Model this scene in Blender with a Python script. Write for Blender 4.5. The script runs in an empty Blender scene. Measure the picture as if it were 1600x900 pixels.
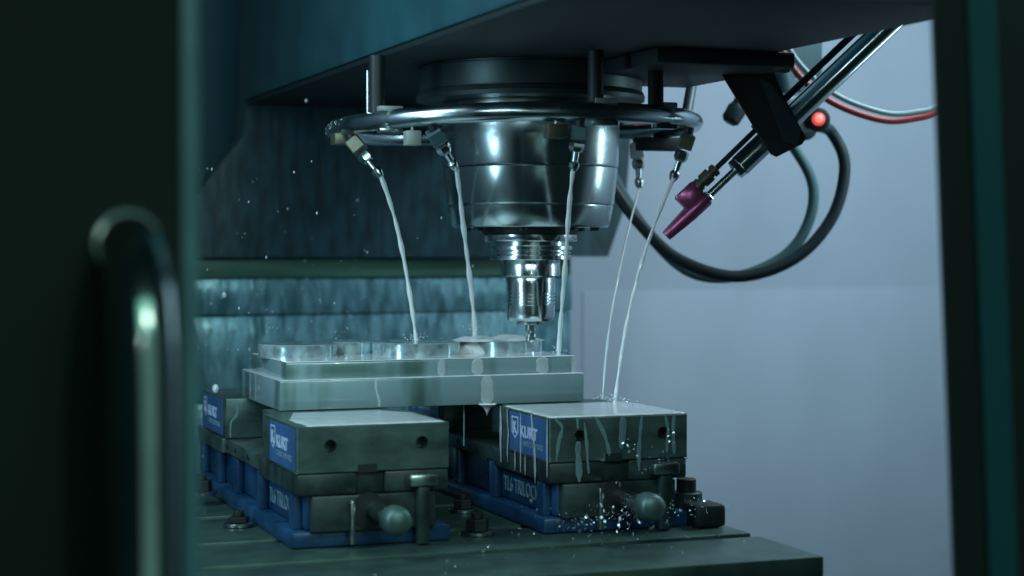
import bpy, bmesh, math, random
from mathutils import Vector, Matrix

random.seed(7)
S = bpy.context.scene
COL = S.collection

# ------------------------------------------------------------------ camera
cam_d = bpy.data.cameras.new("camera")
cam = bpy.data.objects.new("camera", cam_d); COL.objects.link(cam)
cam_d.sensor_width = 36.0
cam_d.lens = 63.4
cam_d.clip_start = 0.02; cam_d.clip_end = 60
YAW, PITCH = 0.353804, -0.024052
fw = Vector((math.sin(YAW)*math.cos(PITCH), math.cos(YAW)*math.cos(PITCH), math.sin(PITCH)))
rt = Vector((math.cos(YAW), -math.sin(YAW), 0)); up = rt.cross(fw)
cam.matrix_world = Matrix(((rt.x, up.x, -fw.x, -0.40027), (rt.y, up.y, -fw.y, -1.6741), (rt.z, up.z, -fw.z, 0.21887), (0, 0, 0, 1)))
cam_d.dof.use_dof = True
cam_d.dof.focus_distance = 1.93
cam_d.dof.aperture_fstop = 3.9
S.camera = cam

# ------------------------------------------------------------------ world and lamps
w = bpy.data.worlds.new("World"); S.world = w; w.use_nodes = True
bg = w.node_tree.nodes["Background"]
bg.inputs[0].default_value = (0.25, 0.75, 0.85, 1); bg.inputs[1].default_value = 0.012

def lamp(name, loc, target, size, power, color, size_y=None, spread=180):
    d = bpy.data.lights.new(name, 'AREA'); o = bpy.data.objects.new(name, d); COL.objects.link(o)
    d.shape = 'RECTANGLE' if size_y else 'SQUARE'
    d.size = size
    if size_y: d.size_y = size_y
    d.energy = power; d.color = color; d.spread = math.radians(spread)
    o.location = loc
    o.rotation_euler = (Vector(target) - Vector(loc)).to_track_quat('-Z', 'Y').to_euler()
    return o
lamp("enclosure_lamp_right", (1.12, 0.22, 0.90), (1.12, 1.1, -0.32), 0.5, 9.0, (0.66, 0.88, 1.0), 0.25)
lamp("enclosure_lamp_front", (0.12, -0.60, 0.53), (0.24, 0.24, 0.08), 0.80, 2.6, (0.62, 0.92, 1.0), 0.14)
lamp("side_strip_left", (-0.57, -0.14, 0.34), (0.30, 0.25, 0.20), 0.025, 1.3, (0.60, 0.88, 1.0), 0.55)
lamp("nose_fill_left", (-0.58, -0.02, 0.36), (0.30, 0.25, 0.20), 0.42, 2.6, (0.45, 0.80, 1.0), 0.60)  # added panel lamp, makes the broad reflection band on the spindle nose
lamp("side_strip_right", (1.02, 0.10, 0.40), (0.35, 0.26, 0.20), 0.04, 1.0, (0.62, 0.92, 1.0), 0.55)
lamp("top_fill_left", (-0.38, 0.00, 0.66), (0.20, 0.22, 0.04), 0.35, 0.72, (0.64, 0.90, 1.0), 0.25, 95)  # added fill lamp, brightens the tops of workpiece and jaws
lamp("shop_lamp", (0.15, -2.60, 1.25), (-0.27, -0.8, 0.2), 0.06, 4.2, (1.0, 1.0, 0.86), 0.06)
lamp("shop_lamp_low", (-0.55, -2.70, 0.50), (-0.27, -0.8, 0.2), 0.07, 0.7, (0.8, 1.0, 0.92), 0.07)
lamp("handle_fill", (0.55, -3.50, 0.20), (-0.27, -0.8, 0.2), 2.6, 4.0, (0.50, 0.95, 0.85), 2.0)  # added soft fill behind the camera, brightens the handle; not a window
lamp("shop_ceiling_light", (0.3, -4.2, 2.2), (0.1, 0.0, 0.1), 2.6, 19.0, (0.36, 0.98, 0.84), 1.6)
S.view_settings.view_transform = 'Standard'; S.view_settings.look = 'None'
S.view_settings.exposure = 0.0; S.view_settings.gamma = 1.0
S.view_settings.use_curve_mapping = False
S.cycles.use_denoising = True
S.cycles.max_bounces = 8

# ------------------------------------------------------------------ materials
def mat(name, base, rough=0.5, metal=0.0, noise=0.0, nscale=30.0, stretch=(1, 1, 1), bump=0.0, bscale=None,
        rvar=0.0, coat=0.0, spec=None, emit=None, estr=0.0, trans=0.0, ior=None, detail=4.0, col2=None, sss=0.0):
    m = bpy.data.materials.new(name); m.use_nodes = True
    n = m.node_tree.nodes; l = m.node_tree.links; b = n["Principled BSDF"]
    b.inputs["Base Color"].default_value = (*base, 1); b.inputs["Roughness"].default_value = rough
    b.inputs["Metallic"].default_value = metal; b.inputs["Coat Weight"].default_value = coat
    b.inputs["Coat Roughness"].default_value = 0.08
    b.inputs["Transmission Weight"].default_value = trans
    if ior: b.inputs["IOR"].default_value = ior
    if spec is not None: b.inputs["Specular IOR Level"].default_value = spec
    if emit: b.inputs["Emission Color"].default_value = (*emit, 1); b.inputs["Emission Strength"].default_value = estr
    if sss: b.inputs["Subsurface Weight"].default_value = sss; b.inputs["Subsurface Radius"].default_value = (.004, .005, .005)
    if noise or bump or rvar or col2:
        tc = n.new("ShaderNodeTexCoord"); mp = n.new("ShaderNodeMapping"); mp.inputs["Scale"].default_value = stretch
        l.new(tc.outputs["Object"], mp.inputs["Vector"])
        tx = n.new("ShaderNodeTexNoise"); tx.inputs["Scale"].default_value = nscale; tx.inputs["Detail"].default_value = detail
        l.new(mp.outputs[0], tx.inputs["Vector"])
        if noise or col2:
            rp = n.new("ShaderNodeValToRGB")
            rp.color_ramp.elements[0].position = 0.35; rp.color_ramp.elements[1].position = 0.65
            c0 = tuple(max(0, c*(1-noise)) for c in base); c1 = col2 if col2 else tuple(min(1, c*(1+noise)) for c in base)
            rp.color_ramp.elements[0].color = (*c0, 1); rp.color_ramp.elements[1].color = (*c1, 1)
            l.new(tx.outputs["Fac"], rp.inputs["Fac"]); l.new(rp.outputs["Color"], b.inputs["Base Color"])
        if rvar:
            mr = n.new("ShaderNodeMapRange"); mr.inputs["To Min"].default_value = max(0.02, rough-rvar); mr.inputs["To Max"].default_value = min(1, rough+rvar)
            mr.inputs["From Min"].default_value = 0.3; mr.inputs["From Max"].default_value = 0.7
            l.new(tx.outputs["Fac"], mr.inputs["Value"]); l.new(mr.outputs[0], b.inputs["Roughness"])
        if bump:
            bp = n.new("ShaderNodeBump"); bp.inputs["Strength"].default_value = bump; bp.inputs["Distance"].default_value = 0.002
            src = tx
            if bscale:
                src = n.new("ShaderNodeTexNoise"); src.inputs["Scale"].default_value = bscale; src.inputs["Detail"].default_value = 3
                l.new(mp.outputs[0], src.inputs["Vector"])
            l.new(src.outputs["Fac"], bp.inputs["Height"]); l.new(bp.outputs[0], b.inputs["Normal"])
    return m

M = {}
M['door'] = mat('door_paint', (0.013, 0.027, 0.023), 0.75, spec=0.2, noise=0.12, nscale=6)
M['trim'] = mat('door_trim', (0.09, 0.26, 0.30), 0.45, noise=0.1)
M['handle'] = mat('handle_steel', (0.42, 0.52, 0.49), 0.17, 1.0, noise=0.1, nscale=20)
M['frame_dark'] = mat('frame_paint', (0.014, 0.026, 0.025), 0.75, spec=0.2)
M['frame_strip'] = mat('frame_strip', (0.012, 0.085, 0.105), 0.6, spec=0.2)
M['wall'] = mat('wall_paint', (0.45, 0.52, 0.60), 0.55, noise=0.045, nscale=4, stretch=(1.6, 1, .7), bump=0.05, bscale=40, detail=7)
M['wall_dim'] = mat('dim_wall_tone', (0.022, 0.085, 0.105), 0.45, noise=0.12, nscale=5)  # dark tone stands in for weak light on the left wall
M['column'] = mat('column_paint', (0.016, 0.054, 0.064), 0.35, noise=0.5, nscale=22, stretch=(3, 3, .9), bump=0.5, col2=(0.020, 0.066, 0.084), detail=7)
M['band'] = mat('wiper_band', (0.05, 0.13, 0.09), 0.5, noise=0.25, nscale=6, stretch=(1, 1, 6))
M['way'] = mat('wet_way_cover', (0.10, 0.26, 0.30), 0.25, 0.25, noise=0.30, nscale=17, stretch=(4, 4, 1.3), detail=7, bump=0.9, bscale=14, rvar=0.1, col2=(0.20, 0.39, 0.46))
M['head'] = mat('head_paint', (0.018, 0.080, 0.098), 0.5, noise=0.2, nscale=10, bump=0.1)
M['underside_shade'] = mat('shaded_underside', (0.006, 0.016, 0.018), 0.6, noise=0.2)  # near-black tone puts the shade under the head into the colour
M['flange'] = mat('flange_steel', (0.035, 0.055, 0.055), 0.40, 0.6, noise=0.25, nscale=18)
M['spindle'] = mat('spindle_steel', (0.55, 0.64, 0.64), 0.23, 1.0, noise=0.10, nscale=16, stretch=(1, 1, .3), rvar=0.07, bump=0.10, detail=3)
M['chrome'] = mat('polished_steel', (0.66, 0.74, 0.75), 0.19, 1.0, rvar=0.05, nscale=40)
M['ring'] = mat('ring_tube_steel', (0.50, 0.60, 0.63), 0.22, 1.0, noise=0.06, nscale=40, rvar=0.06)
M['steel'] = mat('ground_steel', (0.38, 0.44, 0.44), 0.28, 1.0, noise=0.1, nscale=60, rvar=0.08)
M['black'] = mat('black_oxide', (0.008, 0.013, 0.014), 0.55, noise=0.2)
M['rubber'] = mat('black_rubber', (0.014, 0.030, 0.034), 0.5)
M['greycable'] = mat('grey_cable', (0.07, 0.15, 0.16), 0.55)
M['redhose'] = mat('red_hose', (0.42, 0.06, 0.06), 0.35)
M['clearhose'] = mat('clear_hose', (0.30, 0.44, 0.44), 0.3)
M['brass'] = mat('dull_brass', (0.15, 0.16, 0.115), 0.42, 0.7, noise=0.15, nscale=80)
M['brasspale'] = mat('pale_brass', (0.34, 0.39, 0.36), 0.45, 0.3, noise=0.1, nscale=80)
M['whiteplastic'] = mat('white_plastic', (0.62, 0.68, 0.68), 0.4)
M['purple'] = mat('purple_anodised', (0.42, 0.11, 0.24), 0.26, 0.7, noise=0.15, nscale=40)
M['led'] = mat('red_led', (0.8, 0.1, 0.08), 0.4, emit=(1.0, 0.10, 0.085), estr=0.75)
M['ledcore'] = mat('red_led_core', (0.9, 0.4, 0.3), 0.4, emit=(1.0, 0.30, 0.24), estr=0.85)
M['sensor'] = mat('sensor_case', (0.05, 0.10, 0.115), 0.45)
M['jaw'] = mat('jaw_steel', (0.085, 0.140, 0.128), 0.36, 0.55, noise=0.28, nscale=22, stretch=(1, 1, 2.2), rvar=0.14, bump=0.06, detail=9)
M['castiron'] = mat('cast_iron', (0.034, 0.058, 0.055), 0.42, 0.4, noise=0.45, nscale=30, bump=0.15, detail=8, rvar=.12)
M['bluepaint'] = mat('blue_paint', (0.011, 0.052, 0.125), 0.34, noise=0.35, nscale=26, detail=9, rvar=.12)
M['label'] = mat('blue_label', (0.045, 0.115, 0.27), 0.38, noise=0.20, nscale=40, stretch=(1, 1, .4), detail=8)
M['ink'] = mat('white_print', (0.50, 0.60, 0.78), 0.5)
M['inkdim'] = mat('pale_print', (0.16, 0.27, 0.32), 0.5)
M['milk'] = mat('milky_coolant', (0.72, 0.76, 0.78), 0.16, noise=0.08, nscale=50, bump=0.25, bscale=60, coat=0.3)
M['foam'] = mat('coolant_foam', (0.86, 0.90, 0.90), 0.30, noise=0.06, nscale=150, bump=0.5, bscale=260)
M['topfilm'] = mat('clear_coolant_film', (0.34, 0.46, 0.50), 0.06, coat=0.5, bump=0.3, nscale=70)
M['film'] = mat('coolant_film', (0.22, 0.38, 0.40), 0.10, coat=0.5, bump=0.2, nscale=120)
M['stream'] = mat('coolant_stream', (0.93, 0.97, 0.97), 0.12, coat=0.4)
M['drop'] = mat('coolant_drop', (0.65, 0.75, 0.78), 0.05, coat=0.6)
M['chip'] = mat('aluminium_chip', (0.62, 0.72, 0.75), 0.30, 0.85)
M['alu'] = mat('bright_aluminium', (0.50, 0.63, 0.66), 0.14, 0.62, noise=0.30, nscale=90, rvar=0.05, bump=0.06, bscale=200)
M['table'] = mat('table_iron', (0.055, 0.105, 0.090), 0.40, 0.4, noise=0.25, nscale=30)

for nm, src, al in (('runmilk', 'milk', .50), ('runfilm', 'film', .48)):
    M[nm] = M[src].copy(); M[nm].name = 'running_' + M[src].name
    M[nm].node_tree.nodes['Principled BSDF'].inputs['Alpha'].default_value = al

def wet_alu(name, thr):
    # machined aluminium partly covered by running milky coolant
    m = bpy.data.materials.new(name); m.use_nodes = True
    n = m.node_tree.nodes; l = m.node_tree.links; b = n["Principled BSDF"]
    tc = n.new("ShaderNodeTexCoord"); mp = n.new("ShaderNodeMapping"); mp.inputs["Scale"].default_value = (1, 1, .22)
    l.new(tc.outputs["Object"], mp.inputs["Vector"])
    tx = n.new("ShaderNodeTexNoise"); tx.inputs["Scale"].default_value = 15; tx.inputs["Detail"].default_value = 3; tx.inputs["Distortion"].default_value = .3
    l.new(mp.outputs[0], tx.inputs["Vector"])
    r = n.new("ShaderNodeValToRGB"); r.color_ramp.elements[0].position = thr; r.color_ramp.elements[1].position = thr+.12
    l.new(tx.outputs["Fac"], r.inputs["Fac"])
    mx = n.new("ShaderNodeMix"); mx.data_type = 'RGBA'
    mx.inputs[6].default_value = (0.105, 0.19, 0.175, 1); mx.inputs[7].default_value = (0.205, 0.305, 0.322, 1)
    l.new(r.outputs[0], mx.inputs[0]); l.new(mx.outputs[2], b.inputs["Base Color"])
    mm = n.new("ShaderNodeMapRange"); mm.inputs["To Min"].default_value = .35; mm.inputs["To Max"].default_value = 0.0
    l.new(r.outputs[0], mm.inputs["Value"]); l.new(mm.outputs[0], b.inputs["Metallic"])
    b.inputs["Roughness"].default_value = .22; b.inputs["Coat Weight"].default_value = .4; b.inputs["Coat Roughness"].default_value = .05
    t2 = n.new("ShaderNodeTexNoise"); t2.inputs["Scale"].default_value = 60; l.new(mp.outputs[0], t2.inputs["Vector"])
    bp = n.new("ShaderNodeBump"); bp.inputs["Strength"].default_value = .25; bp.inputs["Distance"].default_value = .001
    l.new(t2.outputs["Fac"], bp.inputs["Height"]); l.new(bp.outputs[0], b.inputs["Normal"])
    return m
M['wetblock'] = wet_alu('wet_aluminium_block', 0.34)
M['wetblock2'] = wet_alu('wet_aluminium_step', 0.42)

# ------------------------------------------------------------------ mesh helpers
class MB:
    def __init__(s): s.v = []; s.f = []
    def add(s, vs, fs):
        o = len(s.v); s.v += [tuple(v) for v in vs]; s.f += [tuple(i+o for i in f) for f in fs]; return s
    def box(s, x0, x1, y0, y1, z0, z1):
        return s.add([(x, y, z) for x in (x0, x1) for y in (y0, y1) for z in (z0, z1)],
                     [(0, 1, 3, 2), (4, 6, 7, 5), (0, 4, 5, 1), (2, 3, 7, 6), (0, 2, 6, 4), (1, 5, 7, 3)])
    def bbox(s, x0, x1, y0, y1, z0, z1, r=0.002, seg=2):
        bm = bmesh.new(); bmesh.ops.create_cube(bm, size=1)
        for v in bm.verts:
            v.co = ((x0+x1)/2+v.co.x*(x1-x0), (y0+y1)/2+v.co.y*(y1-y0), (z0+z1)/2+v.co.z*(z1-z0))
        bmesh.ops.bevel(bm, geom=bm.edges[:], offset=r, segments=seg, affect='EDGES', profile=.5)
        bm.verts.index_update()
        s.add([v.co[:] for v in bm.verts], [[v.index for v in f.verts] for f in bm.faces]); bm.free(); return s
    def lathe(s, prof, c=(0, 0, 0), axis=(0, 0, 1), n=48, cap=True, ph=0.0):
        a = Vector(axis).normalized(); q = a.to_track_quat('Z', 'Y'); c = Vector(c)
        vs = []; fs = []; k = len(prof)
        for r, h in prof:
            for i in range(n):
                t = 2*math.pi*i/n+ph
                vs.append(c+q @ Vector((r*math.cos(t), r*math.sin(t), h)))
        for j in range(k-1):
            for i in range(n):
                fs.append((j*n+i, j*n+(i+1) % n, (j+1)*n+(i+1) % n, (j+1)*n+i))
        if cap:
            fs.append(tuple(range(n-1, -1, -1))); fs.append(tuple((k-1)*n+i for i in range(n)))
        return s.add(vs, fs)
    def cyl(s, a, b, r, r2=None, n=24, ph=0.0, ch=0.0):
        a = Vector(a); b = Vector(b); L = (b-a).length; r2 = r if r2 is None else r2
        pr = [(r, 0), (r2, L)] if not ch else [(r-ch, 0), (r, ch), (r2, L-ch), (r2-ch, L)]
        return s.lathe(pr, a, b-a, n, ph=ph)
    def tube(s, pts, rad, n=12, sub=6, closed=False, flat=None):
        P = [Vector(p) for p in pts]
        if not callable(rad):
            rr = rad; rad = lambda t: rr
        if sub > 1 and len(P) > 2:
            Q = []
            m = len(P)
            for i in range(m if closed else m-1):
                p0 = P[(i-1) % m] if closed or i > 0 else P[0]*2-P[1]
                p1 = P[i]; p2 = P[(i+1) % m]
                p3 = P[(i+2) % m] if closed or i+2 < m else P[-1]*2-P[-2]
                for k in range(sub):
                    t = k/sub
                    Q.append(.5*((2*p1)+(p2-p0)*t+(2*p0-5*p1+4*p2-p3)*t*t+(3*p1-p0-3*p2+p3)*t**3))
            if not closed: Q.append(P[-1])
            P = Q
        m = len(P); vs = []; fs = []; prev = None
        for i, p in enumerate(P):
            if closed: t = P[(i+1) % m]-P[(i-1) % m]
            else: t = P[min(i+1, m-1)]-P[max(i-1, 0)]
            t.normalize()
            if flat is not None:
                nrm = Vector(flat[0]); sc = flat[1]
            else:
                sc = 1.0
                nrm = prev if prev is not None else (Vector((0, 0, 1)) if abs(t.z) < .9 else Vector((1, 0, 0)))
            nrm = (nrm-t*nrm.dot(t)).normalized(); prev = nrm
            bn = t.cross(nrm); r = rad(i/(m-1))
            for k in range(n):
                a = 2*math.pi*k/n
                vs.append(p+nrm*(r*sc*math.cos(a))+bn*(r*math.sin(a)))
        for i in range(m if closed else m-1):
            j = (i+1) % m
            for k in range(n):
                fs.append((i*n+k, i*n+(k+1) % n, j*n+(k+1) % n, j*n+k))
        if not closed:
            fs.append(tuple(range(n-1, -1, -1))); fs.append(tuple((m-1)*n+k for k in range(n)))
        return s.add(vs, fs)
    def prism(s, poly, d, org=(0, 0, 0), ux=(1, 0, 0), uy=(0, 0, 1), un=(0, 1, 0)):
        o = Vector(org); ux = Vector(ux); uy = Vector(uy); un = Vector(un); n = len(poly)
        a = [o+ux*p[0]+uy*p[1] for p in poly]; b = [q+un*d for q in a]
        return s.add(a+b, [tuple(range(n)), tuple(range(2*n-1, n-1, -1))]+[(i, n+i, n+(i+1) % n, (i+1) % n) for i in range(n)])
    def sphere(s, c, r, n=8, sq=(1, 1, 1)):
        k = max(4, n//2+1); pr = []
        vs = []; fs = []
        c = Vector(c)
        for j in range(1, k):
            t = math.pi*j/k
            for i in range(n):
                p = 2*math.pi*i/n
                vs.append(c+Vector((r*sq[0]*math.sin(t)*math.cos(p), r*sq[1]*math.sin(t)*math.sin(p), r*sq[2]*math.cos(t))))
        top = len(vs); vs.append(c+Vector((0, 0, r*sq[2]))); vs.append(c-Vector((0, 0, r*sq[2])))
        for j in range(k-2):
            for i in range(n): fs.append((j*n+i, (j+1)*n+i, (j+1)*n+(i+1) % n, j*n+(i+1) % n))
        for i in range(n):
            fs.append((top, i, (i+1) % n)); fs.append((top+1, (k-2)*n+(i+1) % n, (k-2)*n+i))
        return s.add(vs, fs)

def wloc(o):
    v = Vector((0, 0, 0))
    while o is not None: v += o.location; o = o.parent
    return v
def obj(name, mb, m, parent=None, loc=None, smooth=35, kind=None, label=None, local=False):
    """mesh given in world coordinates (or in the parent's own when local)"""
    base = wloc(parent) if parent is not None else Vector((0, 0, 0))
    o = bpy.data.objects.new(name, None)
    me = bpy.data.meshes.new(name)
    here = Vector(loc) if loc is not None else Vector((0, 0, 0))
    off = Vector((0, 0, 0)) if local else (base if parent is not None else here)
    me.from_pydata([Vector(v)-off for v in mb.v], [], mb.f)
    bm = bmesh.new(); bm.from_mesh(me); bmesh.ops.recalc_face_normals(bm, faces=bm.faces[:]); bm.to_mesh(me); bm.free()
    bpy.data.objects.remove(o)
    o = bpy.data.objects.new(name, me); COL.objects.link(o)
    if parent is not None: o.parent = parent
    elif loc is not None: o.location = here
    me.materials.append(M[m] if isinstance(m, str) else m)
    if smooth:
        for p in me.polygons: p.use_smooth = True
        me.set_sharp_from_angle(angle=math.radians(smooth))
    if kind: o['kind'] = kind
    if label: o['label'] = label
    return o
def tag(o, label, cat, group=None, kind=None):
    o['label'] = label; o['category'] = cat
    if group: o['group'] = group
    if kind: o['kind'] = kind
    return o
def thing(name, label, cat, loc=(0, 0, 0), group=None):
    o = bpy.data.objects.new(name, None); COL.objects.link(o); o.location = loc
    o.empty_display_size = .02
    return tag(o, label, cat, group)
def copy_tree(o, parent=None):
    c = o.copy(); COL.objects.link(c); c.parent = parent
    for ch in list(o.children): copy_tree(ch, c)
    return c
def text_mesh(body, size, bold=0.0, extrude=0.0004):
    cu = bpy.data.curves.new("print", 'FONT'); cu.body = body; cu.size = size; cu.offset = bold; cu.extrude = extrude; cu.resolution_u = 3
    o = bpy.data.objects.new("print", cu); COL.objects.link(o)
    bpy.context.view_layer.update()
    me = bpy.data.meshes.new_from_object(o.evaluated_get(bpy.context.evaluated_depsgraph_get()))
    vs = [v.co.copy() for v in me.vertices]; fs = [tuple(p.vertices) for p in me.polygons]
    bpy.data.objects.remove(o); bpy.data.meshes.remove(me); bpy.data.curves.remove(cu)
    return vs, fs
def place_text(body, size, org, ux, uy, bold=0.0, width=None):
    vs, fs = text_mesh(body, size, bold)
    ux = Vector(ux); uy = Vector(uy); un = ux.cross(uy); o = Vector(org)
    k = 1.0
    if width:
        xs = [v.x for v in vs]; k = width/(max(xs)-min(xs))
    return MB().add([o+ux*v.x*k+uy*v.y+un*v.z for v in vs], fs)

# ================================================================== THE SETTING
wall = MB().box(-0.9, 2.4, 1.10, 1.13, -0.9, 1.7)
bw = obj('back_wall', wall, 'wall', kind='structure')
obj('access_panel', MB().bbox(0.7495, 1.58, 1.0982, 1.0998, -0.62, 0.141, .0006), 'wall', bw)
obj('dim_left_panel', MB().bbox(-.598, .30, 1.085, 1.0985, -.6, 1.2, .002), 'wall_dim', bw)  # added sheet, its dark colour carries the dimness left of the column
sidewall = obj('side_wall', MB().box(-0.62, -0.60, -0.66, 1.084, -0.9, 1.7), 'wall', kind='structure')
obj('side_wall', MB().box(1.62, 1.64, -0.55, 1.099, -0.9, 1.7), 'wall', kind='structure')

# ------------------------------------------------------------------ column with its covers
cc = thing('column_cover', 'dark wet sheet metal column cover behind the spindle head', 'machine cover', (0.4, 0.92, 0.2))
obj('plate', MB().prism([(.147, .62), (.147, .430), (.1402, .374), (.0766, .2946), (.0, .24), (-.02, .2005), (.718, .2), (.748, .281), (.758, .402), (.758, .62)], .05, (0, .92, 0)), 'column', cc)
obj('wiper_strip', MB().bbox(-.02, .664, .940, .996, .1700, .1985, .002), 'band', cc)
wc = thing('way_cover', 'teal stepped way cover plates streaming with coolant behind the workpiece', 'way cover', (0.35, 1.0, -0.3))
zs = [(.1155, .1695), (-.012, .1145), (-.15, -.0128), (-.32, -.1508)]
for i, (a, b) in enumerate(zs):
    obj('slat', MB().bbox(-.02, .668-.001*i, .945+.003*(i % 2), 1.06, a, b, .003), 'way', wc)
obj('backing', MB().box(-.01, .660, 1.0, 1.05, -.33, .166), 'castiron', wc)

# ------------------------------------------------------------------ spindle head
sh = thing('spindle_head', 'dark machine spindle head with polished steel spindle nose', 'spindle head', (.335, .256, .239))
AX, AY = .335, .256
obj('housing', MB().bbox(.140, .52, -.37, .90, .4265, .75, .006), 'head', sh)
obj('shade_plate', MB().bbox(.143, .517, -.367, .897, .4205, .4262, .001), 'underside_shade', sh)  # added thin plate, coloured as the shade below the housing
obj('mounting_plate', MB().bbox(.375, .535, .0, .26, .404, .4203, .003), 'underside_shade', sh)
obj('flange', MB().lathe([(.127, .392), (.1275, .3935), (.1275, .4175), (.124, .4185), (.124, .4204)], (AX, AY, 0), n=72), 'flange', sh)
obj('flange_lip', MB().lathe([(.116, .380), (.130, .3815), (.131, .386), (.1285, .3915)], (AX, AY, 0), n=72), 'flange', sh)
obj('spindle_nose', MB().lathe([(.086, .3065), (.0995, .3066), (.1005, .309), (.1018, .350), (.1020, .372), (.1005, .3795)], (AX, AY, 0), n=96), 'spindle', sh)
obj('nose_sleeve', MB().lathe([(.085, .2640), (.0946, .2641), (.0956, .266), (.0993, .3015), (.0997, .3050), (.0982, .3062)], (AX, AY, 0), n=96), 'spindle', sh)
obj('nose_cap', MB().lathe([(.060, .2385), (.0880, .2386), (.0903, .2410), (.0945, .2622), (.0938, .2636)], (AX, AY, 0), n=96), 'spindle', sh)
for k in range(8):
    a = 2*math.pi*k/8+.3
    obj('cap_screw', MB().cyl((AX+.074*math.cos(a), AY+.074*math.sin(a), .2384), (AX+.074*math.cos(a), AY+.074*math.sin(a), .2345), .0055, n=12), 'black', sh)

# tool holder and cutter
th = thing('tool_holder', 'stepped steel tool holder with cutter under the spindle nose', 'tool holder', (.3345, .2535, .105))
AX2, AY2 = .3345, .2545
def lat(name, prof, m, n=64, parent=th): return obj(name, MB().lathe(prof, (AX2, AY2, 0), n=n), m, parent)
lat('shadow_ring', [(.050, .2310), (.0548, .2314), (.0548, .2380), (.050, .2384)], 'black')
lat('drive_flange', [(.048, .2222), (.0525, .2226), (.0532, .2236), (.0532, .2300), (.0525, .2308), (.048, .2309)], 'chrome')
lat('gripper_groove', [(.043, .2017), (.0470, .2019), (.0476, .2025), (.0476, .2062), (.0470, .2068), (.0425, .2072), (.0425, .2082), (.0462, .2086), (.0462, .2108), (.0425, .2112), (.0425, .2124), (.0470, .2128), (.0476, .2134), (.0476, .2170), (.0470, .2176), (.043, .2180), (.043, .2221)], 'chrome')
lat('body', [(.0270, .1824), (.0330, .1826), (.0338, .1836), (.0338, .2010), (.0334, .2016)], 'chrome')
gz = lambda z: [(.0281, z-.0010), (.0262, z-.0008), (.0262, z+.0008), (.0281, z+.0010)]
lat('chuck_sleeve', [(.0215, .1318), (.0247, .1320), (.0262, .1332), (.0272, .1360), (.0277, .1400)] + gz(.1512) + gz(.1552) + gz(.1592) + gz(.1632) + [(.0282, .175), (.0282, .1812), (.0276, .1823)], 'chrome')
lat('collet', [(.0125, .1272), (.0152, .1276), (.0156, .1290), (.0156, .1305), (.0146, .1318)], 'steel', 40)
# end mill with helical flutes
mb = MB(); n = 24; m = 20; vs = []; fs = []
for j in range(m+1):
    z = .103+(.1275-.103)*j/m
    for i in range(n):
        a = 2*math.pi*i/n
        tw = a-(z-.103)*110
        r = .0060 if j > 14 else .0060-.0020*max(0, math.cos(3*tw))**2
        vs.append((AX2+r*math.cos(a), AY2+r*math.sin(a), z))
for j in range(m):
    for i in range(n): fs.append((j*n+i, j*n+(i+1) % n, (j+1)*n+(i+1) % n, (j+1)*n+i))
fs.append(tuple(range(n-1, -1, -1))); mb.add(vs, fs)
obj('cutter', mb, 'steel', th)

# ------------------------------------------------------------------ coolant ring
RC = Vector((.318, .263, .356)); RV = Vector((.3477, .9376, 0)); RS = Vector((.9376, -.3477, 0)); RR = .2045
def ringp(deg, dz=0.0, dr=0.0):
    t = math.radians(deg); dz += .005*math.sin(t)-.004*math.sin(t)**2; return RC-RV*math.cos(t)*(RR+dr)+RS*math.sin(t)*(RR+dr)+Vector((0, 0, dz))
cr = thing('coolant_ring', 'bent steel coolant ring with nozzles around the spindle nose', 'coolant ring', tuple(RC))
obj('ring_tube', MB().tube([ringp(d) for d in range(0, 360, 5)], .0104, n=20, sub=1, closed=True), 'ring', cr, smooth=60)
for d in (-47, 25, 49, 140):
    a = ringp(d, .0075, -.004); p = obj('standoff', MB().cyl(a, (a.x, a.y, .4204), .0085, n=20), 'black', cr)
for d in (-40, 27.5, 52):
    a = ringp(d, .0095); obj('clamp', MB().bbox(a.x-.013, a.x+.013, a.y-.006, a.y+.006, a.z-.001, a.z+.0045, .001), 'brasspale', cr)
    a = ringp(d, -.0125); obj('clamp', MB().bbox(a.x-.013, a.x+.013, a.y-.006, a.y+.006, a.z-.002, a.z+.0035, .001), 'steel', cr)
a = ringp(-50, .010); obj('set_screw', MB().cyl(a, a+Vector((0, 0, .045)), .0022, n=10), 'chrome', cr)
def oriented_box(c, ax, w, h, d):
    ax = Vector(ax).normalized(); s1 = ax.cross(Vector((.35, .94, .0))).normalized(); s2 = ax.cross(s1)
    c = Vector(c); vs = []
    bm = bmesh.new(); bmesh.ops.create_cube(bm, size=1); bmesh.ops.bevel(bm, geom=bm.edges[:], offset=.08, segments=1, affect='EDGES'); bm.verts.index_update()
    vs = [c+ax*(v.co.z*h)+s1*(v.co.x*w)+s2*(v.co.y*d) for v in bm.verts]; fs = [[v.index for v in f.verts] for f in bm.faces]; bm.free()
    return MB().add(vs, fs)
STREAMS = []
def nozzle(deg, tip, bm_, target, label):
    a = ringp(deg, -.013); tip = Vector(tip); ax = (tip-a).normalized(); L = (tip-a).length
    nz = obj('nozzle', MB().cyl(a+ax*(L*.42), tip, .0042, .0030, n=14), 'chrome', cr)
    obj('elbow', oriented_box(a+ax*(L*.20), ax, .0165, L*.30, .0165), bm_, nz)
    obj('union_nut', MB().lathe([(.0050, L*.38), (.0078, L*.42), (.0082, L*.52), (.0060, L*.60)], a, ax, n=6), 'chrome', nz)
    obj('tip_nut', MB().lathe([(.0040, L*.80), (.0058, L*.84), (.0056, L*.92), (.0034, L*1.0)], a, ax, n=10), 'chrome', nz)
    obj('stem', MB().cyl(a+Vector((0, 0, .006)), a+ax*(L*.12), .0055, n=12), 'black', nz)
    STREAMS.append((tip, Vector(target), label, ax))
D2 = lambda x, y, dep: None
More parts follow.
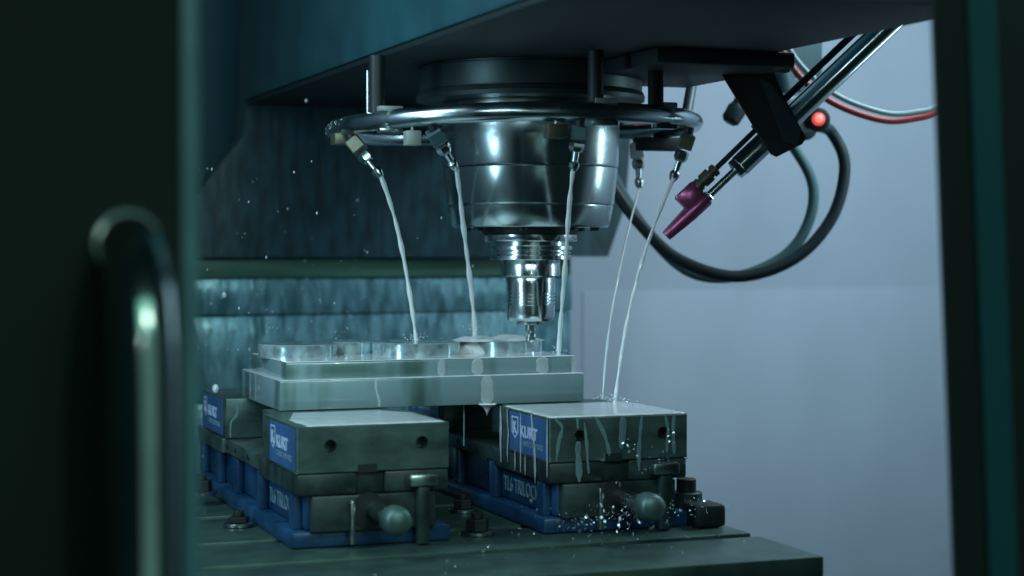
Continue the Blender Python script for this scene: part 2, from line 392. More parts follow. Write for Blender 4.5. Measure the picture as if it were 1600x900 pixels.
nozzle(-61, (.1440, .2080, .2920), 'brass', (.2080, .2880, .1060), 'coolant stream from the leftmost nozzle landing on the middle boss')
nozzle(-25, (.2050, .1350, .2985), 'sensor', (.2830, .3000, .1110), 'coolant stream second from left, landing in the foam left of the cutter')
nozzle(19.5, (.3095, .0640, .2955), 'sensor', (.3560, .2200, .0950), 'coolant stream just right of the tool holder, landing on the block corner')
nozzle(133, (.5050, .3300, .2880), 'whiteplastic', (.3900, .1750, .0460), 'faint thin coolant stream, left one of the two right of the workpiece')
nozzle(72, (.4640, .1500, .2900), 'brass', (.3850, .1300, .0460), 'rightmost bright coolant stream falling clear of the workpiece')
a = ringp(-31.5, -.022); obj('plug_block', MB().bbox(a.x-.0078, a.x+.0078, a.y-.0078, a.y+.0078, a.z-.0078, a.z+.0078, .0012), 'brasspale', cr)
obj('plug_stem', MB().cyl(a, a+Vector((0, 0, .016)), .002, n=8), 'chrome', cr)
a = ringp(12, -.021); obj('plug_block', MB().bbox(a.x-.0110, a.x+.0110, a.y-.0075, a.y+.0075, a.z-.0072, a.z+.0072, .0012), 'brass', cr)
obj('plug_stem', MB().cyl(a, a+Vector((0, 0, .014)), .002, n=8), 'chrome', cr)
a = ringp(-66, -.010, .003); obj('inlet_block', MB().bbox(a.x-.010, a.x+.010, a.y-.010, a.y+.010, a.z-.010, a.z+.003, .0012), 'brass', cr)
a = ringp(120, -.018); obj('manifold', MB().bbox(a.x-.030, a.x+.022, a.y-.012, a.y+.012, a.z-.008, a.z+.008, .002), 'black', cr)
for i, (tip, tg, lab, ax) in enumerate(STREAMS):
    pts = []
    L = (tg-tip).length
    for k in range(9):
        t = k/8
        # starts along the nozzle, then falls
        h = t*(1.55-.55*t) if i in (0, 3, 4) else t*(1.25-.25*t)
        p = Vector((tip.x+(tg.x-tip.x)*h, tip.y+(tg.y-tip.y)*h, tip.z+(tg.z-tip.z)*(t*.9+.1*t*t)))
        p.x += .0006*math.sin(7*t+i*2); pts.append(p)
    rr = (.0023, .0025, .0024, .0011, .0019)[i]
    ph = i*1.7
    o = obj('coolant_stream', MB().tube(pts, lambda t: rr*(1+.18*math.sin(19*t+ph)+.15*math.sin(47*t+2*ph)), n=10, sub=6), 'stream')
    tag(o, lab, 'coolant stream', 'coolant streams from the ring nozzles')

# ------------------------------------------------------------------ vises
W, JD, JH, RJ = .1524, .1439, .0451, .3411
TZ = -.072
vz = thing('machine_vise', 'left machine vise, dry dark front jaw with two holes', 'vise', (0, 0, TZ), 'vises holding the workpiece')
def jaw_mesh(y0, y1, front):
    # block with two counterbored screw holes through the front face and a key notch below
    bm = bmesh.new()
    x0, x1, z0, z1 = 0, W, 0.0, JH
    holes = [(.0330, .0262), (.1248, .0262)] if front else []
    # front face as a grid with octagonal holes
    mb = MB(); R = .0063; n = 20
    if not front:
        return MB().bbox(x0, x1, y0, y1, z0, z1, .0014)
    c = .0012
    ys = y0
    xs = [x0+c, (holes[0][0]+holes[1][0])/2, x1-c]
    for k, (hx, hz) in enumerate(holes):
        a, b = xs[k], xs[k+1]; lo, hi = z0+c, z1-c
        rim = []; outer = []
        for i in range(n):
            t = 2*math.pi*i/n; cx, sz = math.cos(t), math.sin(t)
            rim.append((hx+R*cx, ys, hz+R*sz))
            s_ = min(((b-hx)/cx if cx > 1e-6 else ((a-hx)/cx if cx < -1e-6 else 9)), ((hi-hz)/sz if sz > 1e-6 else ((lo-hz)/sz if sz < -1e-6 else 9)))
            outer.append((hx+s_*cx, ys, hz+s_*sz))
        corners = []
        vs = rim+outer
        fs = [(i, (i+1) % n, n+(i+1) % n, n+i) for i in range(n)]
        cs = [(a, ys, lo), (a, ys, hi), (b, ys, lo), (b, ys, hi)]
        for cc_ in cs:
            # corner triangle between the two outer points that flank it
            ang = math.atan2(cc_[2]-hz, cc_[0]-hx) % (2*math.pi); i = int(ang/(2*math.pi)*n) % n
            fs.append((n+i, n+(i+1) % n, len(vs))); vs.append(cc_)
        mb.add(vs, fs)
        # bore
        dep = .020
        mb.add([(hx+R*math.cos(2*math.pi*i/n), ys+d, hz+R*math.sin(2*math.pi*i/n)) for d in (0, dep) for i in range(n)],
               [(i, (i+1) % n, n+(i+1) % n, n+i) for i in range(n)]+[tuple(n+i for i in range(n))])
    # chamfered remaining sides
    f_ = [(x0+c, ys, z0+c), (x1-c, ys, z0+c), (x1-c, ys, z1-c), (x0+c, ys, z1-c)]
    g_ = [(x0, ys+c, z0), (x1, ys+c, z0), (x1, ys+c, z1), (x0, ys+c, z1)]
    h_ = [(x0, y1, z0), (x1, y1, z0), (x1, y1, z1), (x0, y1, z1)]
    mb.add(f_+g_+h_, [(i, (i+1) % 4, 4+(i+1) % 4, 4+i) for i in range(4)]+[(4+i, 4+(i+1) % 4, 8+(i+1) % 4, 8+i) for i in range(4)]+[(8, 9, 10, 11)])
    return mb
def label_on(jaw, y_near, y_far, x=0.0):
    # plate on the jaw's left cheek, reading from far to near
    yA, yB = y_far, y_near
    lp = obj('label_plate', MB().bbox(x-.0012, x-.0001, yB, yA, .0022, JH-.0025, .0003, 1), 'label', jaw)
    xx = x-.0013; Lw = yA-yB
    ux, uy = (0, -1, 0), (0, 0, 1)
    # shield emblem
    sw, s_h = Lw*.185, .0235
    o = Vector((xx, yA-Lw*.055, .0155))
    outer = [(0, s_h), (sw, s_h), (sw, s_h*.28), (sw/2, 0), (0, s_h*.28)]
    k = sw*.13; kz = .0016
    inner = [(k, s_h-kz), (sw-k, s_h-kz), (sw-k, s_h*.31+kz*.3), (sw/2, kz*1.3), (k, s_h*.31+kz*.3)]
    vs = [o+Vector(ux)*p[0]+Vector(uy)*p[1] for p in outer+inner]
    sm = MB().add(vs, [(i, (i+1) % 5, 5+(i+1) % 5, 5+i) for i in range(5)])
    t = place_text("K", .0165, o+Vector((0, -sw*.22, .0065)), ux, uy, bold=.0006, width=sw*.56); sm.add(t.v, t.f)
    obj('shield_emblem', sm, 'ink', jaw, smooth=0)
    obj('lettering', place_text("KURT", .0165, (xx, yA-Lw*.29, .0195), ux, uy, bold=.0004, width=Lw*.45), 'ink', jaw, smooth=0)
    obj('small_lettering', place_text("CARVESMART", .0080, (xx, yA-Lw*.29, .0105), ux, uy, width=Lw*.62), 'inkdim', jaw, smooth=0)
# all vise meshes are given in world coordinates of the left vise
fj = obj('front_jaw', jaw_mesh(0, JD, True), 'jaw', vz)
label_on(fj, .004, .112)
rj = obj('rear_jaw', jaw_mesh(RJ, RJ+JD, False), 'jaw', vz)
label_on(rj, RJ+.016, RJ+.132)
obj('jaw_step', MB().bbox(.012, W-.012, JD+.0005, .205, .012, JH-.0006, .001), 'jaw', vz)
# movable jaw body beneath the front jaw, with a key slot
obj('jaw_carrier', MB().bbox(0.0005, .060, .001, .17, -.021, -.0004, .002).bbox(.0602, .0868, .004, .17, -.021, .0062, .001).bbox(.087, W-.0005, .001, .17, -.021, -.0004, .002), 'castiron', vz)
obj('key_slot', MB().box(.0600, .0790, -.0004, .003, -.0003, .0075), 'black', vz)
obj('bed_rail', MB().bbox(.0010, W-.001, .1705, .52, -.0160, -.0006, .0015), 'jaw', vz)
obj('fixed_jaw_block', MB().bbox(-.0022, W+.0022, RJ+.012, RJ+JD+.02, -.0175, -.0008, .0015), 'jaw', vz)
for y in (.225, .290, .335):
    obj('oil_hole', MB().cyl((.0008, y, -.008), (-.0002, y, -.008), .0028, n=12), 'black', vz)
body = obj('body', MB().bbox(.010, W-.010, .010, .53, TZ+.016, -.0163, .004), 'bluepaint', vz)
obj('base_flange', MB().bbox(-.004, W+.004, .006, .56, TZ, TZ+.0158, .003), 'bluepaint', body)
for y in (.030, .175, .30, .40, .50):
    obj('rib', MB().bbox(.001, .0098, y-.010, y+.010, TZ+.0159, -.0215 if y < .17 else -.0164, .002), 'bluepaint', body)
obj('side_lettering', place_text("TL6 TRILOCK", .022, (.0097, .160, -.046), (0, -1, 0), (0, 0, 1), width=.105), 'inkdim', body, smooth=0)
obj('front_plate', MB().bbox(.014, W-.014, -.002, .0095, TZ+.0159, -.0215, .002), 'castiron', vz)
obj('guide_post', MB().bbox(.050, .0548, -.0105, -.0025, TZ+.004, -.026, .001), 'steel', vz)
sc = obj('screw', MB().cyl((.076, .004, -.037), (.076, -.085, -.037), .0085, n=24, ch=.001), 'steel', vz)
obj('screw_hole', MB().cyl((.070, -.0021, -.037), (.070, -.0032, -.037), .0175, n=32), 'black', sc)
obj('screw_end', MB().lathe([(.0085, 0), (.0128, .002), (.0138, .006), (.0138, .018), (.0128, .023), (.0100, .0265), (.0055, .0285), (.0006, .0292)], (.076, -.060, -.037), (0, -1, 0), n=28), 'jaw', sc, smooth=60)
st = obj('stop_post', MB().bbox(.1165, .1285, -.014, -.004, TZ+.001, -.0150, .0015), 'castiron', vz)
obj('stop_block', MB().bbox(.107, .137, -.017, -.0005, -.0150, -.0028, .003), 'steel', st)

v2 = copy_tree(vz); v2.location = (.2581, 0, TZ)
v2['label'] = 'right machine vise, front jaw running with coolant and chips'

# ------------------------------------------------------------------ workpiece
wp = thing('workpiece', 'wet two-step aluminium block with four round bosses clamped in the vises', 'workpiece', (.195, .26, JH))
obj('lower_block', MB().bbox(.0233, .3667, .1724, .3640, JH, .0760, .0012), 'wetblock', wp)
obj('upper_block', MB().bbox(.0320, .3610, .1830, .3560, .0758, .0945, .0018), 'wetblock2', wp)
def boss(x, y, r, label):
    z = .0944; h = .0145
    pr = [(r, z), (r, z+h-.0008), (r-.0006, z+h), (r-.0035, z+h), (r-.0045, z+h-.0022), (r*.42, z+h-.0022), (r*.40, z+h-.0050), (0.0005, z+h-.0050)]
    b = obj('boss', MB().lathe(pr, (x, y, 0), n=72), 'alu', wp, label=label)
    obj('coolant_film', MB().lathe([(r-.0002, z+h+.0001), (r-.0008, z+h+.0006), (r-.006, z+h+.0008), (.0005, z+h+.0008)], (x, y, 0), n=72), 'topfilm', b)
    return b
boss(.0690, .2830, .0435, 'nearest left round boss')
boss(.1330, .3180, .0340, 'rear left round boss')
boss(.2039, .2750, .0500, 'middle round boss')
boss(.3160, .2850, .0415, 'right round boss under the cutter')

# ------------------------------------------------------------------ table
tb = thing('machine_table', 'green grey iron machine table under the vises', 'machine table', (.1, .2, TZ-.06))
ys = [-.20, -.075, -.055, .055, .075, .225, .245, .395, .415, .62]
for i in range(0, 10, 2):
    obj('rail', MB().bbox(-.40, .455, ys[i], ys[i+1], TZ-.022, TZ-.0004, .0015), 'table', tb)
obj('bed', MB().bbox(-.40, .455, -.20, .62, TZ-.09, TZ-.0224, .002), 'table', tb)

# ------------------------------------------------------------------ hold-down bolts
def clamp_nut(x, y, z0, label, r=.0125, tall=.012):
    t = thing('clamp_nut', label, 'clamp nut', (x, y, z0), 'hold-down nuts on the table')
    obj('washer', MB().cyl((x, y, z0), (x, y, z0+.004), r*1.45, n=28, ch=.0006), 'steel', t)
    obj('nut', MB().cyl((x, y, z0+.0042), (x, y, z0+.0042+tall), r, n=6, ch=.001), 'black', t)
    obj('stud', MB().cyl((x, y, z0+.0042+tall), (x, y, z0+.010+tall), r*.52, n=14, ch=.0006), 'black', t)
clamp_nut(.192, .030, TZ, 'black hex nut on the table between the two vises', .0120, .012)
clamp_nut(-.030, .330, TZ+.012, 'black hex nut and washer left of the left vise', .0120, .012)
clamp_nut(-.022, .165, TZ, 'hex nut with pale washer near the blue side of the left vise', .0110, .006)
clamp_nut(.228, .180, TZ, 'hex nut with washer by the left side of the right vise', .0110, .010)
cb = thing('clamp_bolt', 'large black socket bolt and clamp at the right end of the right vise', 'clamp bolt', (.430, -.004, TZ))
obj('clamp_body', MB().bbox(.4135, .448, -.016, .022, TZ, TZ+.024, .005), 'black', cb)
obj('bolt_head', MB().cyl((.431, .045, TZ+.002), (.431, .045, TZ+.044), .0105, n=24, ch=.001), 'black', cb)
obj('bolt_collar', MB().cyl((.431, .045, TZ+.001), (.431, .045, TZ+.030), .0170, n=24, ch=.001), 'castiron', cb)

# ------------------------------------------------------------------ air blast arm
aa = thing('air_blast_arm', 'black bracket holding a polished air tube with purple nozzle', 'air nozzle', (.52, .12, .41))
P0 = Vector((.8280, .0150, .6045)); P1 = Vector((.5300, .1170, .3055)); d = (P1-P0).normalized()
obj('air_tube', MB().cyl(P0, P1, .0125, n=32, ch=.001), 'chrome', aa)
s1 = d.cross(Vector((.35, .94, 0))).normalized()      # in-picture side direction
if s1.z < 0: s1 = -s1
o = obj('thin_tube', MB().cyl(P0+s1*.0195, P1+d*.020+s1*.0195-d*.06, .0040, n=14), 'black', aa)
obj('air_line', MB().cyl(P1-d*.05+s1*.0170, P1+d*.038+s1*.0160, .0030, n=12), 'rubber', aa)
obj('brass_fitting', MB().lathe([(.0050, 0), (.0072, .001), (.0072, .006), (.0052, .0065), (.0052, .009), (.0080, .0095), (.0080, .021), (.0060, .0215), (.0060, .024), (.0078, .0245), (.0078, .033), (.0050, .034)], P1+d*.020+s1*.0160, d, n=16), 'brass', aa)
obj('tube_nut', MB().lathe([(.0085, -.003), (.0120, -.001), (.0120, .0065), (.0070, .008)], P1, d, n=6, ph=.3), 'chrome', aa)
obj('nozzle_pipe', MB().cyl(P1+d*.006, P1+d*.055, .0042, n=14), 'steel', aa)
nz = obj('purple_nozzle', MB().lathe([(.0085, .050), (.0092, .052), (.0090, .075), (.0062, .110), (.0058, .112)], P1, d, n=20), 'purple', aa)
c = P1+d*.0625+s1*.0125
obj('nozzle_block', oriented_box(c+s1*.0005, d, .0235, .027, .016), 'purple', nz)
obj('jam_nut', MB().lathe([(.0058, .0455), (.0068, .0465), (.0068, .0495), (.0060, .0505)], P1, d, n=6), 'chrome', nz)
# bracket: a bent black plate, then a lever
def plate(pts, th, m, name, parent, n=Vector((.3477, .9376, 0))):
    P = [Vector(p) for p in pts]; k = len(P)
    return obj(name, MB().add([p-n*th/2 for p in P]+[p+n*th/2 for p in P],
               [tuple(range(k)), tuple(range(2*k-1, k-1, -1))]+[(i, k+i, k+(i+1) % k, (i+1) % k) for i in range(k)]), m, parent)
RVs = Vector((.9376, -.3477, 0)); FV = Vector((.3477, .9376, 0)); UZ = Vector((0, 0, 1))
def at(px, py, dep):
    # offsets in the bracket's own plane, millimetres of real size, from its top corner
    return Vector((.5075, .1282, .4106))+RVs*px+UZ*py+FV*dep
plate([at(-.003, .002, -.030), at(.056, .002, -.030), at(.070, -.030, -.030), at(.094, -.075, -.030), at(.090, -.082, -.030), at(.062, -.096, -.030), at(.056, -.093, -.030), at(.040, -.068, -.030)], .005, 'black', 'bracket', aa)
plate([at(.044, -.012, -.036), at(.056, -.018, -.036), at(.088, -.066, -.036), at(.084, -.084, -.036), at(.070, -.080, -.036)], .006, 'rubber', 'lever', aa)
obj('pivot', MB().cyl(at(.0775, -.0765, -.037), at(.0775, -.0765, -.036), .005, n=16, ch=.0006), 'black', aa)
obj('bracket_arm', MB().bbox(.500, .560, .055, .125, .4050, .4202, .002), 'black', aa)

# ------------------------------------------------------------------ sensor with red lamp, cables, hoses, valve
ss = thing('tool_sensor', 'grey rounded sensor case with a glowing red lamp', 'sensor', (.745, .36, .36))
obj('case', MB().bbox(.700, .770, .352, .410, .352, .412, .016, 4), 'sensor', ss)
ax = Vector((-.40, -.90, .06)).normalized()
LC = Vector((.7600, .3440, .3780))
obj('lamp_bezel', MB().lathe([(.0145, -.018), (.0150, .0), (.0125, .0015)], LC, ax, n=28), 'black', ss)
lm = obj('red_lamp', MB().lathe([(.0084, .0016), (.0078, .0045), (.006, .0062), (.0005, .0068)], LC, ax, n=24), 'led', ss)
obj('lamp_core', MB().lathe([(.0052, .0064), (.0040, .0074), (.0005, .0080)], LC, ax, n=16), 'ledcore', lm)
obj('mount_stem', MB().cyl((.735, .380, .400), (.715, .39, .50), .016, n=20), 'sensor', ss)
kn = thing('cable_gland', 'small dark cable gland hanging left of the bracket', 'cable gland', (.662, .390, .384))
obj('nut', MB().lathe([(.008, -.014), (.012, -.010), (.013, .006), (.010, .012)], (.664, .389, .386), (.5, -.1, .8), n=12), 'rubber', kn)
obj('stem', MB().cyl((.668, .388, .392), (.690, .38, .45), .009, n=14), 'rubber', kn)
def hose(name, pts, r, m, label, cat):
    return tag(obj(name, MB().tube(pts, r, n=12, sub=8), m), label, cat)
hose('sensor_cable', [(.775, .372, .372), (.8066, .3898, .3641), (.8218, .383, .3208), (.8056, .3873, .2541), (.7582, .4034, .1999), (.6876, .4289, .1774), (.6174, .4554, .1999), (.5709, .4738, .2457), (.540, .500, .300), (.50, .55, .40)], .0078, 'rubber', 'thick black cable looping from the red lamp sensor down behind the streams', 'cable')
hose('sensor_cable', [(.735, .47, .41), (.7841, .451, .3485), (.8077, .441, .2974), (.8009, .4422, .2463), (.7709, .4521, .2037), (.7108, .4737, .1765), (.650, .50, .185), (.600, .54, .25), (.56, .60, .36)], .0072, 'greycable', 'grey green cable, inner one of the two loops', 'cable')
hose('air_hose', [(.680, .330, .500), (.6998, .3249, .4561), (.7258, .3144, .4202), (.763, .300, .3923), (.8153, .2802, .3739), (.8527, .2664, .3763), (.8828, .2556, .3867), (.95, .24, .43)], .0042, 'redhose', 'thin red hose curving across the pale wall at upper right', 'hose')
hose('air_hose', [(.690, .330, .505), (.7075, .3249, .4625), (.7335, .3144, .4285), (.770, .300, .4010), (.8200, .2802, .3830), (.8560, .2664, .3845), (.8850, .2556, .3940), (.95, .24, .437)], .0034, 'clearhose', 'thin clear hose running just above the red hose', 'hose')
hose('drop_line', [(.500, .360, .450), (.497, .352, .41), (.495, .345, .372)], .0036, 'redhose', 'short red tube behind the right standoff of the coolant ring', 'hose')
hose('feed_pipe', [(.560, .290, .445), (.545, .270, .405), (.520, .235, .360)], .0065, 'sensor', 'slanting grey pipe feeding the right end of the coolant ring', 'pipe')
vb = thing('valve_block', 'dark boxy valve block beside the head at upper right', 'valve', (.78, .46, .42))
obj('valve_body', MB().bbox(.748, .800, .44, .50, .440, .53, .004), 'sensor', vb)
obj('valve_cover', MB().bbox(.7785, .825, .445, .495, .4405, .53, .004), 'sensor', vb)
obj('valve_foot', MB().bbox(.735, .800, .435, .505, .4210, .4395, .003), 'sensor', vb)

# ------------------------------------------------------------------ doors in front
dr = thing('machine_door', 'dark blurred machine door filling the left side, with steel handle', 'door', (-.5, -.70, -.7))
obj('door_panel', MB().bbox(-1.6, -.2360, -.742, -.655, -.9, 1.5, .006), 'door', dr)
obj('edge_trim', MB().bbox(-.2358, -.2250, -.725, -.660, -.9, 1.5, .002), 'trim', dr)
hd = obj('handle', MB().tube([(-.2655, -.738, .2190), (-.2660, -.756, .2180), (-.2665, -.775, .2115), (-.2669, -.790, .1995), (-.2671, -.799, .1825), (-.2672, -.802, .1625), (-.2671, -.802, .10), (-.2669, -.802, -.10), (-.2669, -.795, -.125), (-.2669, -.77, -.138), (-.2669, -.738, -.140)], .0158, n=28, sub=8), 'handle', dr, smooth=80)
obj('handle_foot', MB().cyl((-.2655, -.7422, .2190), (-.2656, -.746, .2190), .0172, n=28), 'handle', hd)
obj('handle_foot', MB().cyl((-.2669, -.7422, -.140), (-.2669, -.746, -.140), .0172, n=28), 'handle', hd)
df = thing('door_frame', 'dark blurred door frame post along the right side', 'door frame', (.33, -.65, -.7))
def slanted(xt, xb, wd, y0, y1, m, name):
    # a post leaning slightly, top towards the opening
    k = (.2925-.2765)/(.0360-.3424)
    def X(x, z): return x+k*(z-.3424)
    za, zb = -.9, 1.5
    vs = [(X(xt, z)+dx, y, z) for z in (za, zb) for dx in (0, wd) for y in (y0, y1)]
    return obj(name, MB().add(vs, [(0, 1, 3, 2), (4, 6, 7, 5), (0, 4, 5, 1), (2, 3, 7, 6), (0, 2, 6, 4), (1, 5, 7, 3)]), m, df, smooth=0)
slanted(.2765, 0, .0245, -.650, -.646, 'frame_dark', 'inner_lip')
slanted(.3012, 0, .0225, -.653, -.640, 'frame_strip', 'seal_strip')
slanted(.3240, 0, .9, -.650, -.646, 'frame_dark', 'outer_panel')

# ------------------------------------------------------------------ coolant: films, foam, runs, drops, chips
def film(outline, z, h, m, name, parent, seed=0, noise=.0012):
    """a thin puddle with a rounded uneven rim lying on a flat top"""
    rnd = random.Random(seed); P = []
    k = len(outline)
    for i in range(k):
        a = Vector((*outline[i], 0)); b = Vector((*outline[(i+1) % k], 0)); n = max(1, int((b-a).length/.006))
        for j in range(n):
            p = a.lerp(b, j/n); P.append((p.x+rnd.uniform(-noise, noise), p.y+rnd.uniform(-noise, noise)))
    cx = sum(p[0] for p in P)/len(P); cy = sum(p[1] for p in P)/len(P); n = len(P); vs = []; fs = []
    def ring_(inset, zz):
        for p in P:
            dx, dy = p[0]-cx, p[1]-cy; L = math.hypot(dx, dy); s_ = max(0, 1-inset/L); vs.append((cx+dx*s_, cy+dy*s_, zz+(rnd.uniform(-.12, .12)*h if inset > .003 else 0)))
    ring_(0, z); ring_(.0004, z+h*.5); ring_(.0016, z+h*.9); ring_(.010, z+h)
    for r in range(3):
        for i in range(n): fs.append((r*n+i, r*n+(i+1) % n, (r+1)*n+(i+1) % n, (r+1)*n+i))
    vs.append((cx, cy, z+h)); fs += [(3*n+i, 3*n+(i+1) % n, len(vs)-1) for i in range(n)]
    return obj(name, MB().add(vs, fs), m, parent, smooth=60)
XO = .2581
film([(.012, .004), (.148, .004), (.147, .100), (.120, .140), (.030, .140), (.010, .070)], JH+.0002, .0010, 'milk', 'coolant_film', vz, 1)
film([(XO+.002, .002), (XO+.151, .002), (XO+.150, .10), (XO+.145, .142), (XO+.004, .142)], JH+.0002, .0013, 'milk', 'coolant_film', v2, 2)
film([(.0238, .1729), (.3662, .1729), (.3662, .3635), (.0238, .3635)], .0762, .0007, 'milk', 'coolant_film', wp, 3, .0003)
film([(.0326, .1837), (.3602, .1837), (.3602, .3552), (.0326, .3552)], .0947, .0008, 'milk', 'coolant_film', wp, 4, .0003)
# foam mound over the right boss
def mound(cx, cy, rx, ry, z, h, seed, name, parent):
    rnd = random.Random(seed); vs = []; fs = []; n = 48; m = 9
    ph = [rnd.uniform(0, 6.28) for _ in range(6)]
    for j in range(m):
        t = j/(m-1)
        for i in range(n):
            a = 2*math.pi*i/n; rr = 1+.10*math.sin(3*a+ph[0])+.06*math.sin(7*a+ph[1])
            x = cx+rx*rr*(1-t)*math.cos(a); y = cy+ry*rr*(1-t)*math.sin(a)
            hh = h*(1-(1-t)**3)*(.75+.30*math.sin((x-cx)*95+ph[2])+.12*math.sin((x-cx)*230+ph[4])+.15*math.sin((y-cy)*120+ph[3]))
            vs.append((x, y, z+max(0, hh)))
    for j in range(m-1):
        for i in range(n): fs.append((j*n+i, j*n+(i+1) % n, (j+1)*n+(i+1) % n, (j+1)*n+i))
    return obj(name, MB().add(vs, fs), 'foam', parent, smooth=80)
mound(.304, .285, .054, .036, .1086, .0062, 5, 'coolant_foam', wp)
mound(.266, .288, .030, .030, .0950, .0150, 9, 'coolant_foam', wp)
# runs of coolant: flattened beads on the faces
def run(pts, r, nrm, m='film', sc=.09):
    rnd = random.Random(int(abs(pts[0][0]*9e5))+len(pts)); ph = rnd.uniform(0, 6)
    return MB().tube(pts, lambda t: r*1.25*(1+(.22 if r < .003 else .05)*math.sin(9*t+ph)+(.12 if r < .003 else .04)*math.sin(23*t+ph))*min(1, .45+3*min(t, 1-t)), n=10, sub=6, flat=(nrm, sc))
def runs(parent, items, nrm, m, name='coolant_run'):
    for pts, r in items: obj(name, run(pts, r, nrm), 'run'+m, parent, smooth=80)
zf = lambda a: [(XO+x, -.0002, z) for x, z in a]
runs(v2, [
    (zf([(.006, .044), (.0135, .036), (.010, .022), (.007, .002)]), .0014),
    (zf([(.0300, .045), (.0305, .034)]), .0022),
    (zf([(.0310, .021), (.0305, .010), (.0315, -.004), (.0320, -.020)]), .0026),
    (zf([(.0375, .040), (.0400, .020), (.0410, .002), (.0425, -.012)]), .0012),
    (zf([(.0500, .045), (.0590, .028), (.0640, .012), (.0650, .001)]), .0017),
    (zf([(.0800, .045), (.0795, .030), (.0780, .012)]), .0030),
    (zf([(.1010, .045), (.0990, .026), (.0975, .006), (.0980, -.012)]), .0016),
    (zf([(.1270, .045), (.1300, .030), (.1290, .006)]), .0013),
    (zf([(.1370, .045), (.1360, .026), (.1375, .004)]), .0016),
    (zf([(.055, .001), (.060, .0022), (.0595, .0075)]), .0010),
], (0, 1, 0), 'film')
xs_ = lambda a: [(XO-.0015, y, z) for y, z in a]
runs(v2, [
    (xs_([(.141, .046), (.1395, .028), (.140, .006), (.1385, -.014)]), .0022),
    (xs_([(.1195, .045), (.1185, .032), (.116, .020), (.1185, .002), (.1185, -.012)]), .0012),
    (xs_([(.0790, .045), (.0785, .020), (.0790, -.006), (.0788, -.018)]), .0013),
    (xs_([(.0475, .045), (.0445, .030), (.0390, .010), (.0370, -.008), (.0365, -.024)]), .0020),
    (xs_([(.0960, .003), (.0955, -.008), (.0958, -.018)]), .0012),
    (xs_([(.0650, .002), (.0655, -.010), (.0650, -.019)]), .0011),
    (xs_([(.0030, .045), (.0034, .020), (.0030, -.014)]), .0013),
], (1, 0, 0), 'milk')
runs(vz, [([(-.0008, RJ+.128, .000), (-.003, RJ+.1275, -.009), (-.003, RJ+.128, -.016)], .0012)], (1, 0, 0), 'film')
runs(vz, [([(.012, RJ-.0004, .044), (.013, RJ-.0004, .028), (.006, RJ-.0004, .018), (.005, RJ-.0004, .001)], .0011)], (0, 1, 0), 'film')
runs(wp, [([(.0236-.0004, .320, .0755), (.0236-.0004, .3195, .060), (.0236-.0004, .320, .046)], .0012),
          ([(.0236-.0004, .290, .0755), (.0236-.0004, .2895, .060), (.0236-.0004, .290, .046)], .0009)], (1, 0, 0), 'milk')
yf = lambda y, a: [(x, y, z) for x, z in a]
runs(wp, [
    (yf(.1828, [(.245, .0945), (.2455, .086), (.2450, .0765)]), .0055),
    (yf(.1828, [(.205, .0945), (.2040, .086), (.2045, .0765)]), .0035),
    (yf(.1828, [(.320, .0945), (.3215, .086), (.3210, .0765)]), .0060),
    (yf(.1828, [(.358, .0945), (.3585, .086), (.3580, .0765)]), .0022),
    (yf(.1722, [(.252, .0760), (.253, .060), (.2525, .045)]), .0060),
    (yf(.1722, [(.128, .0760), (.1275, .066), (.131, .052), (.1305, .046)]), .0012),
], (0, 1, 0), 'milk')
# hanging drip under the block between the vises
obj('coolant_drip', MB().lathe([(.0006, -.0120), (.0016, -.0080), (.0045, -.0035), (.0105, .0), (.0100, .001)], (.2535, .1745, JH), n=20), 'milk', wp, smooth=80)
obj('coolant_drip', MB().tube([(.232, .190, JH), (.2322, .190, .02), (.232, .190, -.001)], .0008, n=8), 'film', wp)

def chip_cluster(mb, c, n, spread, size, seed, lim=None):
    rnd = random.Random(seed)
    for _ in range(n):
        p = Vector(c)+Vector((rnd.gauss(0, spread[0]), rnd.gauss(0, spread[1]), rnd.gauss(0, spread[2])))
        if lim and not (lim[0] < p.x < lim[1] and lim[2] < p.y < lim[3]): continue
        p.z = max(p.z, TZ+.0012)
        a = Vector((rnd.uniform(-1, 1), rnd.uniform(-1, 1), rnd.uniform(-.6, 1.4))).normalized()
        b = a.cross(Vector((rnd.uniform(-1, 1), rnd.uniform(-1, 1), rnd.uniform(-1, 1)))).normalized(); cN = a.cross(b)
        L = size*rnd.choice((.35, .5, .7, 1.0, 1.6)); wd = L*rnd.uniform(.10, .30); R = L*rnd.uniform(.4, .9)
        vs = []; k = 5; arc = rnd.uniform(.5, 2.0)
        for i in range(k+1):
            t = (i/k-.5)*arc; q = p+a*(R*math.sin(t))+cN*(R*(1-math.cos(t))); wk = wd*(1-.6*abs(i/k-.5))
            vs += [q-b*wk, q+b*wk]
        mb.add(vs, [(2*i, 2*i+1, 2*i+3, 2*i+2) for i in range(k)])
mb = MB()
chip_cluster(mb, (XO+.085, -.006, .013), 14, (.005, .002, .005), .0035, 1)
chip_cluster(mb, (XO+.120, -.010, -.003), 45, (.010, .004, .005), .0040, 2)
chip_cluster(mb, (XO+.131, -.005, .024), 14, (.005, .002, .006), .0030, 3)
chip_cluster(mb, (XO+.130, .070, JH+.002), 40, (.014, .04, .001), .0022, 4)
chip_cluster(mb, (XO+.070, -.022, -.052), 230, (.040, .014, .009), .0046, 5)
chip_cluster(mb, (.26, -.10, TZ+.0015), 70, (.16, .05, .0004), .0035, 11, (-.3, .44, -.19, .05))
chip_cluster(mb, (XO+.105, -.010, -.030), 25, (.012, .006, .008), .0040, 6)
chip_cluster(mb, (XO+.020, -.020, -.058), 30, (.020, .012, .004), .0045, 7)
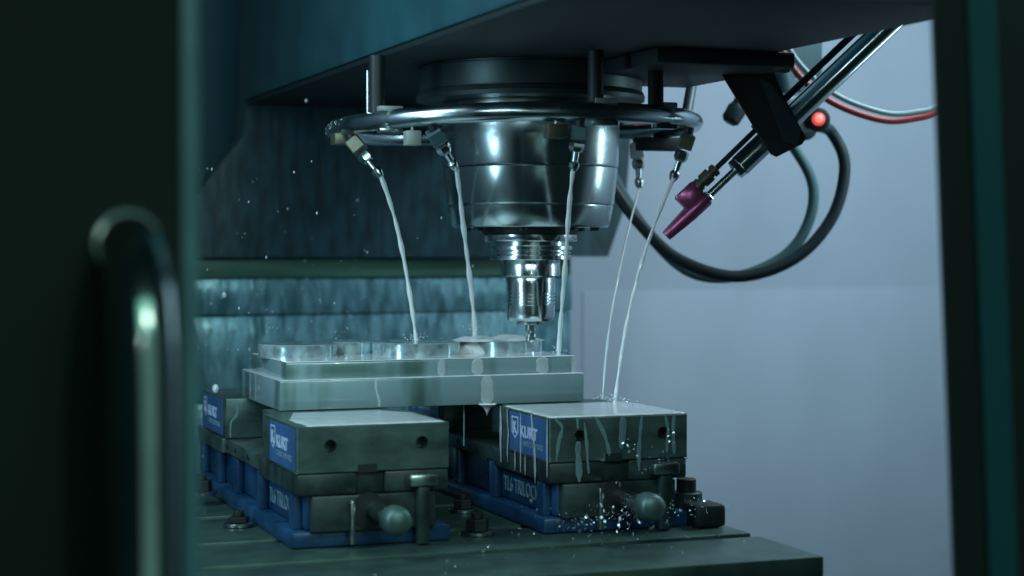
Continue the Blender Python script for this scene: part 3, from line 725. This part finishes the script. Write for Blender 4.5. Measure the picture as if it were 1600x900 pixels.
chip_cluster(mb, (.425, -.002, TZ+.026), 12, (.010, .010, .001), .0035, 8)
chip_cluster(mb, (-.012, .47, .010), 26, (.008, .02, .030), .0040, 9)
chip_cluster(mb, (.20, .05, TZ+.002), 20, (.03, .05, .001), .0035, 10)
tag(obj('metal_chips', mb, 'chip', smooth=0), 'bright curled aluminium chips scattered over the right vise and table', 'chips', kind='stuff')
mb = MB(); rnd = random.Random(3)
for k in range(46):      # beads along the wet left end of the ring
    d_ = rnd.uniform(-92, -62); an = rnd.uniform(-.4, 1.8)
    p = ringp(d_, .0095*math.sin(an), .0095*math.cos(an)); mb.sphere(p, rnd.uniform(.0006, .0013), 6)
for k in range(60):      # drops on the spindle nose
    a_ = rnd.uniform(-2.9, -.6); z = rnd.uniform(.242, .37); r = .0885+(z-.239)*.105
    mb.sphere((AX+r*math.cos(a_), AY+r*math.sin(a_), z), rnd.uniform(.0003, .0010), 6)
for x, y, z, r in ((.050, .60, .155, .0030), (.185, .70, .430, .003), (.145, .55, .4, .0018), (.0, .40, .052, .0040), (.172, .62, .43, .0015), (.27, .262, .117, .0026)):
    mb.sphere((x, y, z), r, 10, (1, 1, 1.4))
for k in range(150):     # spray thrown off the work, thicker low and left
    x = rnd.gauss(.10, .13); y = rnd.uniform(.30, .85); z = abs(rnd.gauss(0, .10))+.08
    if x > .60 or z > .46 or x < -.2: continue
    mb.sphere((x, y, z), rnd.choice((.0004, .0005, .0006, .0009)), 6, (1, 1, rnd.uniform(1, 2.2)))
for (tx, ty, tz) in ((.208, .288, .109), (.283, .300, .118), (.356, .220, .096), (.385, .130, .047), (.390, .175, .047)):
    for k in range(26):  # crowns where the streams land
        a_ = rnd.uniform(0, 6.28); q = abs(rnd.gauss(0, .009))+.002
        mb.sphere((tx+q*math.cos(a_), ty+q*math.sin(a_), tz+rnd.uniform(0, .009)), rnd.uniform(.0004, .0010), 6)
tag(obj('coolant_drops', mb, 'drop', smooth=80), 'pale coolant droplets flying and beading around the ring', 'droplets', kind='stuff')
